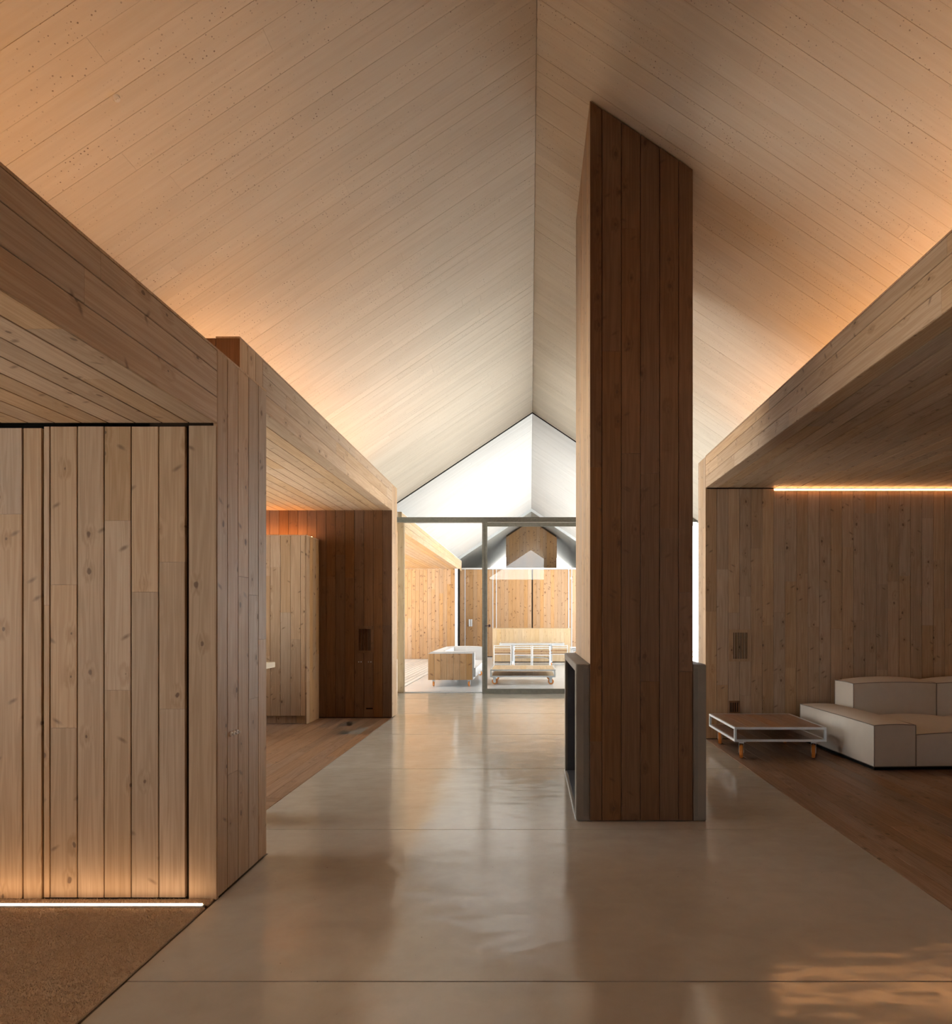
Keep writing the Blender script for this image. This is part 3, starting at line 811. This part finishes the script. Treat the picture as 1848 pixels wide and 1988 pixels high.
# ------------------------------------------------------------------ wheeled low tables
def make_caster(parent, x, y, r=0.062, rot=0.0, mat=ORANGE):
    c = bpy.data.objects.new('caster', None)
    bm = bmesh.new()
    add_box(bm, -0.045, 0.045, -0.04, 0.04, 2 * r + 0.028, 2 * r + 0.036)
    add_box(bm, -0.026, -0.022, -0.028, 0.032, r - 0.012, 2 * r + 0.028)
    add_box(bm, 0.022, 0.026, -0.028, 0.032, r - 0.012, 2 * r + 0.028)
    add_box(bm, -0.026, 0.026, -0.02, 0.03, 2 * r + 0.012, 2 * r + 0.028)
    c = link('caster', mesh_from(bm, 'caster'), GALV, parent)
    c.location = (x, y, 0); c.rotation_euler = (0, 0, rot)
    bm = bmesh.new()
    bmesh.ops.create_cone(bm, cap_ends=True, segments=24, radius1=r, radius2=r, depth=0.036, matrix=Matrix.Translation((0, 0, r)) @ Matrix.Rotation(math.pi / 2, 4, 'Y'))
    bmesh.ops.bevel(bm, geom=[e for e in bm.edges if len(e.link_faces) == 2 and any(len(f.verts) > 4 for f in e.link_faces)], offset=0.006, segments=2, affect='EDGES')
    link('wheel', mesh_from(bm, 'wheel'), mat, c)
    bm = bmesh.new()
    bmesh.ops.create_cone(bm, cap_ends=True, segments=16, radius1=r * 0.5, radius2=r * 0.5, depth=0.041, matrix=Matrix.Translation((0, 0, r)) @ Matrix.Rotation(math.pi / 2, 4, 'Y'))
    link('hub', mesh_from(bm, 'hub'), GALV, c)
    return c


def low_table(label, loc, W, D, H, fh, rail, wood, frame, wheel_r, nb, rots):
    t = thing('wheeled_table', label, 'table', loc)
    z0, z1 = H - fh, H
    R = rail
    L = []
    for x_ in (0, W - R):
        for y_ in (0, D - R):
            L.append((x_, x_ + R, y_, y_ + R, z0 + R, z1 - R))
    for zz in (z0, z1 - R):
        for y_ in (0, D - R):
            L.append((R, W - R, y_, y_ + R, zz, zz + R))
        for x_ in (0, W - R):
            L.append((x_, x_ + R, 0, D, zz, zz + R))
    boxes('frame', L, frame, t, 0.002)
    bw = (W - 2 * R) / nb
    run(t, 'top_board', wood, (R, R, z1 - 0.002), X, W - 2 * R, Y, D - 2 * R, Z, bw, 0.003, None, 0.02, 0.0015)
    run(t, 'shelf_board', wood, (R, R, z0 + R), X, W - 2 * R, Y, D - 2 * R, Z, bw, 0.003, None, 0.02, 0.0015)
    i = 0
    for y_ in (0.09, D - 0.11):
        for x_ in (0.10, W - 0.10):
            make_caster(t, x_, y_, wheel_r, rots[i]); i += 1
    return t

TBL = wood_mat('oiled table boards', (0.36, 0.20, 0.11), (0.25, 0.13, 0.065), (0.1, 0.05, 0.03), knot=0.5, rough=0.32, var=0.15, spec=0.5)
low_table('low wheeled timber table with steel edges beside the cream sofa', (2.147, 6.87, 0), 0.968, 0.98, 0.342, 0.152, 0.024, TBL, GALV, 0.074, 7, (-0.33, -0.42, -0.3, -0.4))
low_table('low wheeled table on the terrace in front of the chairs', (-0.885, 14.5, 0), 1.45, 1.3, 0.338, 0.17, 0.03, WOOD_PALE, GALV, 0.065, 9, (1.25, 1.4, 0.6, 1.2))

# ------------------------------------------------------------------ sofa
def cushion(name, x0, x1, y0, y1, z0, z1, mat, parent, crown=(0.02, 0.015, 0.03), n=12, pipes='all', pr=0.0045):
    bm = bmesh.new()
    C = Vector(((x0 + x1) / 2, (y0 + y1) / 2, (z0 + z1) / 2)); H = Vector(((x1 - x0) / 2, (y1 - y0) / 2, (z1 - z0) / 2))
    def pos(p):
        q = Vector(p)
        out = Vector((C[i] + H[i] * q[i] for i in range(3)))
        for a in range(3):
            b_, c_ = [i for i in range(3) if i != a]
            cr = crown[a] * max(0, 1 - q[b_] ** 2) ** 0.55 * max(0, 1 - q[c_] ** 2) ** 0.55
            if a == 2:
                cr += crown[2] * (0.35 * (1 - q[0] ** 2) + 0.12 * (1 - q[1] ** 2))
            if a == 2 and q[2] < 0:
                cr = 0
            out[a] += cr * q[a]
        # edges sag inwards a little between the corners
        return out
    bmesh.ops.create_cube(bm, size=2)
    bmesh.ops.subdivide_edges(bm, edges=bm.edges[:], cuts=n - 1, use_grid_fill=True)
    for v in bm.verts:
        v.co = pos(v.co)
    bmesh.ops.recalc_face_normals(bm, faces=bm.faces)
    for e in bm.edges:
        if len(e.link_faces) == 2 and e.calc_face_angle(0) > 0.7:
            e.smooth = False
    me = mesh_from(bm, name)
    o = link(name, me, mat, parent, True)
    t = []
    ls = [i / 10 * 2 - 1 for i in range(11)]
    g = 1.0
    for sz in ((1, -1) if pipes == 'all' else (1,)):
        for s_ in (-1, 1):
            t.append([pos((a, s_, sz)) for a in ls]); t.append([pos((s_, a, sz)) for a in ls])
    for sx in (-1, 1):
        for sy in (-1, 1):
            t.append([pos((sx, sy, a)) for a in ls])
    bm = bmesh.new()
    for p_ in t:
        add_tube(bm, p_, pr, 6)
    link('piping', mesh_from(bm, 'piping'), PIPING, o, True)
    return o

sf = thing('sofa', 'cream upholstered modular sofa with dark piping against the timber wall', 'sofa', (3.345, 6.36, 0), math.radians(2.6))
cushion('armrest', 0, 0.415, 0, 1.57, 0.045, 0.445, LEATHER, sf, (0.018, 0.018, 0.028))
cushion('seat', 0.42, 1.42, 0.0, 1.13, 0.045, 0.352, LEATHER, sf, (0.004, 0.02, 0.055))
cushion('seat', 1.425, 2.40, 0.25, 1.13, 0.045, 0.352, LEATHER, sf, (0.004, 0.02, 0.055))
cushion('backrest', 0.42, 1.40, 1.135, 1.55, 0.045, 0.735, LEATHER, sf, (0.012, 0.03, 0.042))
cushion('backrest', 1.405, 2.39, 1.135, 1.55, 0.045, 0.735, LEATHER, sf, (0.012, 0.03, 0.042))
boxes('base', [(0.03, 2.35, 0.30, 1.5, 0.0, 0.045), (0.03, 1.38, 0.05, 0.3, 0.0, 0.045)], BLACK, sf)

# ------------------------------------------------------------------ terrace beyond the glass
PY = 23.3
tr = tag(box('floor_terrace', -2.69, 9.0, YG, YP + 10.5, -0.14, -0.001, FLOOR_OUT), 'pale concrete terrace floor beyond the glass', 'floor', kind='structure')
dk = tag(box('floor_deck', -6.5, -2.69, YG, PY, -0.14, -0.02, BACK), 'grey slatted deck left of the terrace', 'floor', kind='structure')
run(dk, 'deck_board', WOOD_DECK, (-2.70, YG + 0.1, 0.004), -X, 3.7, Y, PY - 0.1 - YG, Z, 0.13, 0.014, (3, 5), 0.024, 0.003)
gr = tag(box('ground', -120, 120, -120, 160, -0.3, -0.15, GRAVEL), 'pale gravel ground around the house', 'ground', kind='structure')
for sgn, side in ((-1, 'left'), (1, 'right')):
    c = tag(prism('ceiling_porch_' + side, slope_pts(sgn, EX, 0.3), 'y', YG + 0.005, YP, VAULT_OUT), 'white concrete porch vault slope beyond the glass on the %s' % side, 'ceiling', kind='structure')
    n = Vector((-sgn * SL, 0, -1)).normalized(); l = Vector((sgn, 0, -SL)).normalized()
    run(c, 'board_band', VAULT_OUT, Vector((RX, YG + 0.02, RZ)) + n * 0.014 + l * 0.012, Y, YP - YG - 0.03, l, EX * nl - 0.012, n, 0.142, 0.001, (2.5, 5), 0.0139, 0.0008, jit=0.001)
    tag(prism('ceiling_far_' + side, slope_pts(sgn, EX, 0.3), 'y', YP + 0.01, 35, VAULT_FAR), 'grey concrete vault slope of the far house on the %s' % side, 'ceiling', kind='structure')
    xe = RX + sgn * 3.0
    prism('vault_edge', [(RX, RZ - 0.014), (xe, roofz(xe) - 0.014), (xe, roofz(xe) - 0.13), (RX, RZ - 0.13)], 'y', YP - 0.05, YP + 0.02, GALV, c)

# porch beam and soffit on the left
PX, PS, PT, PY = -2.56, 3.22, 3.60, 23.3
b = tag(box('beam_porch', PX - 0.16, PX - 0.021, YG + 0.07, YP - 0.05, PS + 0.02, PT - 0.012, BACK), 'timber clad beam along the left side of the porch', 'beam', kind='structure')
fascia(b, PX, X, YG + 0.07, YP - 0.05, PS, PT - 0.012, WOOD_PALE)
box('beam_end', PX - 0.16, PX - 0.0, YG + 0.05, YG + 0.069, PS, PT, WOOD_PALE, b)
box('beam_cap', PX - 0.5, PX, YG + 0.07, YP - 0.05, PT - 0.012, PT, ALU, b)
s = tag(box('ceiling_porch_soffit', -6.4, PX - 0.02, YG + 0.07, PY + 0.3, PS + 0.021, PS + 0.08, BACK), 'flat larch ceiling over the grey deck', 'ceiling', kind='structure')
run(s, 'ceiling_board', WOOD_OUT, (PX - 0.005, YG + 0.1, PS), -X, 3.8, Y, PY - YG - 0.1, -Z, 0.14, 0.004, (2, 4), 0.02, 0.002)
w = tag(box('wall_deck', -6.4, -2.68, PY + 0.021, PY + 0.3, 0.0, PS, BACK), 'larch board wall at the end of the grey deck', 'wall', kind='structure')
run(w, 'wall_board', WOOD_OUT, (-2.68, PY, 0.01), -X, 3.7, Z, PS - 0.012, -Y, 0.14, 0.003, (2, 3.2), 0.02)
hx0, hz1 = back_pt(814, 1239, PY); hx1, hz0 = back_pt(862, 1278, PY)
boxes('hatch_groove', [(hx0, hx0 + 0.016, PY - 0.01, PY + 0.001, hz0, hz1), (hx1 - 0.016, hx1, PY - 0.01, PY + 0.001, hz0, hz1), (hx0, hx1, PY - 0.01, PY + 0.001, hz1 - 0.016, hz1)], simple('hatch edge brown', (0.30, 0.16, 0.08), 0.7), w)
p = thing('trim_1', 'white post with a black gap at the corner of the deck wall', 'post', (0, 0, 0)); p['kind'] = 'structure'
box('post', -2.665, -2.57, PY - 0.12, PY + 0.02, 0, PS - 0.002, ALU, p, 0.004)
box('gap', -2.565, -2.50, PY - 0.03, PY + 0.02, 0, PS - 0.002, BLACK, p)

# far house front: board shutters under a steel edge
ZF = 3.29
for sgn, side in ((-1, 'left'), (1, 'right')):
    xe = RX + sgn * 3.1
    tag(box('wall_far_' + side, xe, xe + sgn * 0.2, YP + 0.15, 35, 0, roofz(xe) + 0.1, VAULT_FAR), 'grey side wall of the far house on the %s' % side, 'wall', kind='structure')  # added side walls; they keep sky light off the far vault
fw = tag(box('wall_far', -2.75, 6.0, YP + 0.06, YP + 0.12, 0.0, ZF, BLACK), 'knotty larch shutters across the far side of the terrace', 'wall', kind='structure')
def at_far(px):
    return (px - 1029) * YP / 1270
for a, c in ((880, 902), (903.3, 956), (957.5, 963), (964, 1032), (1034.5, 1103.5), (1104.5, 1109), (1110.5, 1190), (1191.5, 1270)):
    xa, xb = at_far(a), at_far(c)
    m_ = max(1, round((xb - xa) / 0.14))
    run(fw, 'shutter_board', WOOD_OUT, (xa, YP + 0.03, 0.03), X, xb - xa, Z, ZF - 0.04, -Y, (xb - xa) / m_, 0.003, None, 0.02, 0.002)
box('steel_edge', -2.75, 6.0, YP - 0.02, YP + 0.12, ZF, ZF + 0.05, ALU, fw, 0.004)
for px in (902.6, 956.8, 963.5, 1104, 1109.8):
    xa = at_far(px)
    box('shutter_track', xa - 0.012, xa + 0.012, YP + 0.012, YP + 0.05, 0.02, ZF, ALU, fw)
for px in (911.5, 915.3):
    xa = at_far(px)
    box('shutter_handle', xa - 0.028, xa + 0.028, YP - 0.03, YP + 0.028, 1.15, 1.42, ALU, fw, 0.006)
tag(box('wall_far_end', -3.2, 3.3, 35.0, 35.2, 0, 3.95, WOOD_OUT), 'timber end wall of the far house below its open gable', 'wall', kind='structure')  # added end wall; cuts the light entering the far house
tw = thing('chimney_tower', 'larch clad chimney tower standing behind the far shutters', 'tower', (0.055, 27.0, 0))
core = prism('tower_core', [(-1.03, 0), (1.03, 0), (1.03, roofz(0.055 + 1.03) - 0.03), (-0.01, RZ - 0.03), (-1.03, roofz(0.055 - 1.03) - 0.03)], 'y', 0.021, 1.4, BACK, tw)
for i in range(15):
    xa = -1.05 + i * 0.14
    xm = xa + 0.07
    zt = roofz(0.055 + xm) - 0.1
    plank('tower_board', (xm, 0, zt / 2), X, -Y, Z, 0.137, zt, 0.02, WOOD_OUT, tw, 0.002, 0.0 if abs(xm) < 0.05 else (-SL if xm > 0 else SL))

# pale counter behind the terrace table
ct = thing('terrace_counter', 'pale timber counter standing behind the terrace table', 'counter', (0.05, 21.65, 0))
box('body', -1.285, 1.285, 0.021, 0.75, 0.03, 1.10, WOOD_PALE, ct)
run(ct, 'front_board', WOOD_PALE, (-1.295, 0.0, 0.03), X, 2.59, Z, 1.075, -Y, 0.14, 0.002, None, 0.02, 0.0015)
box('top_panel', -1.30, 1.30, -0.01, 0.77, 1.105, 1.125, WOOD_PALE, ct)

# terrace sofa with a board end panel, on wheels
ts = thing('terrace_sofa', 'white cushioned terrace sofa with a larch board end panel on wheels', 'sofa', (-2.20, 14.1, 0))
run(ts, 'end_board', WOOD_OUT, (0.0, 0.0, 0.145), X, 0.955, Z, 0.565, -Y, 0.1365, 0.004, None, 0.02, 0.002)
boxes('frame', [(0.0, 0.97, 0.021, 0.045, 0.145, 0.715), (0.0, 0.03, 0.045, 2.9, 0.145, 0.715), (0.0, 0.97, 2.86, 2.9, 0.145, 0.715), (0.03, 0.97, 0.045, 2.86, 0.145, 0.20)], ALU, ts, 0.003)
cushion('back_cushion', 0.035, 0.26, 0.27, 2.63, 0.40, 0.735, CANVAS, ts, (0.01, 0.01, 0.015), 8, 'top', 0.003)
cushion('arm_cushion', 0.035, 0.99, 0.05, 0.26, 0.40, 0.735, CANVAS, ts, (0.01, 0.01, 0.015), 8, 'top', 0.003)
cushion('arm_cushion', 0.035, 0.99, 2.64, 2.85, 0.40, 0.735, CANVAS, ts, (0.01, 0.01, 0.015), 8, 'top', 0.003)
cushion('seat_cushion', 0.035, 1.02, 0.05, 2.85, 0.205, 0.395, CANVAS, ts, (0.01, 0.01, 0.02), 8, 'top', 0.003)
for x_, y_, r_ in ((0.11, 0.08, 0.1), (0.88, 0.08, -0.1), (0.11, 2.7, 0.3), (0.92, 2.75, 0.9)):
    make_caster(ts, x_, y_, 0.054, r_)

# terrace table on posts
tt = thing('terrace_table', 'long slatted terrace table on galvanised posts', 'table', (0.055, 20.1, 0))
run(tt, 'top_board', WOOD_PALE, (-0.98, 0.03, 0.69), X, 1.96, Y, 0.9, Z, 0.14, 0.006, None, 0.025, 0.002)
boxes('frame', [(-1.0, 1.0, 0.0, 0.03, 0.64, 0.695), (-1.0, 1.0, 0.93, 0.96, 0.64, 0.695), (-1.0, -0.97, 0.03, 0.93, 0.64, 0.695), (0.97, 1.0, 0.03, 0.93, 0.64, 0.695)], GALV, tt, 0.003)
for x_ in (-0.62, 0.54):
    box('leg', x_, x_ + 0.09, 0.12, 0.84, 0.13, 0.64, GALV, tt, 0.004)
    make_caster(tt, x_ + 0.045, 0.16, 0.048, 0.7)
    make_caster(tt, x_ + 0.045, 0.80, 0.048, 0.2)
tubes('stretcher', [[(-0.55, 0.48, 0.22), (0.55, 0.48, 0.22)], [(-0.55, 0.48, 0.3), (0.55, 0.2, 0.22)]], 0.012, GALV, tt)

def chair(label):
    c = thing('terrace_chair', label, 'chair', group='metal frame terrace chairs')
    w_, d_, h_ = 0.26, 0.25, 0.62
    P = []
    for s_ in (-1, 1):
        P.append([(s_ * w_, -d_, 0.012), (s_ * w_, -d_, h_), (s_ * w_, d_, h_), (s_ * w_, d_, 0.012), (s_ * w_, -d_, 0.012)])
    for y_, z_ in ((-d_, h_ - 0.06), (-d_, 0.36), (d_, 0.36), (d_, 0.012), (-d_, h_)):
        P.append([(-w_, y_, z_), (w_, y_, z_)])
    tubes('frame', P, 0.012, ALU, c, 6, False)
    box('seat', -w_ + 0.01, w_ - 0.01, -d_ + 0.01, d_ - 0.01, 0.362, 0.385, WOOD_OUT, c, 0.003)
    box('backrest', -w_ + 0.012, w_ - 0.012, -d_ - 0.008, -d_ + 0.008, 0.44, 0.50, WOOD_OUT, c, 0.003)
    return c
c0 = chair('metal frame chair under the terrace table, left of its middle pair')
spots = [(-0.225, 19.85, 0.0, 'terrace chair left of the middle pair at the near side of the table'),
         (0.335, 19.85, 0.0, 'terrace chair right of the middle pair at the near side of the table'),
         (-0.86, 20.35, 0.05, 'terrace chair at the left end of the terrace table'),
         (0.90, 20.35, -0.05, 'terrace chair at the right end of the terrace table')]
for i, (x_, y_, r_, lab) in enumerate(spots):
    c = c0 if i == 0 else copy_tree(c0)
    c.location = (x_, y_, 0); c.rotation_euler = (0, 0, r_); c['label'] = lab
# nested white tube frames beside the counter
for i, (sx, sz) in enumerate(((0.66, 0.58), (0.56, 0.53), (0.46, 0.48))):
    t = thing('tube_frame', ['largest', 'middle', 'smallest'][i] + ' of the three nested white tube side tables by the column', 'side table', (1.55, 19.6 + 0.03 * i, 0), group='nested side tables')
    tubes('loop', [[(-sx / 2, y_, 0.012), (-sx / 2, y_, sz), (sx / 2, y_, sz), (sx / 2, y_, 0.012), (-sx / 2, y_, 0.012)] for y_ in (0.0, 0.4)], 0.012, ALU, t, 6)
    box('top_panel', -sx / 2, sx / 2, 0.0, 0.4, sz - 0.012, sz + 0.012, ALU, t, 0.003)
# metal trolley seen past the right of the column
t = thing('metal_trolley', 'small metal trolley seen through the gap right of the column', 'trolley', (4.2, 15.6, 0))
tubes('frame', [[(-0.4, y_, 0.10), (-0.4, y_, 0.66), (0.4, y_, 0.66), (0.4, y_, 0.10)] for y_ in (0.0, 0.45)] + [[(-0.4, 0, 0.66), (-0.4, 0.45, 0.66)], [(0.4, 0, 0.66), (0.4, 0.45, 0.66)]], 0.014, CHROME, t)
box('shelf', -0.4, 0.4, 0.0, 0.45, 0.54, 0.56, WOOD_OUT, t, 0.003)
for x_ in (-0.4, 0.4):
    make_caster(t, x_, 0.02, 0.035, 0.2); make_caster(t, x_, 0.43, 0.035, 0.5)
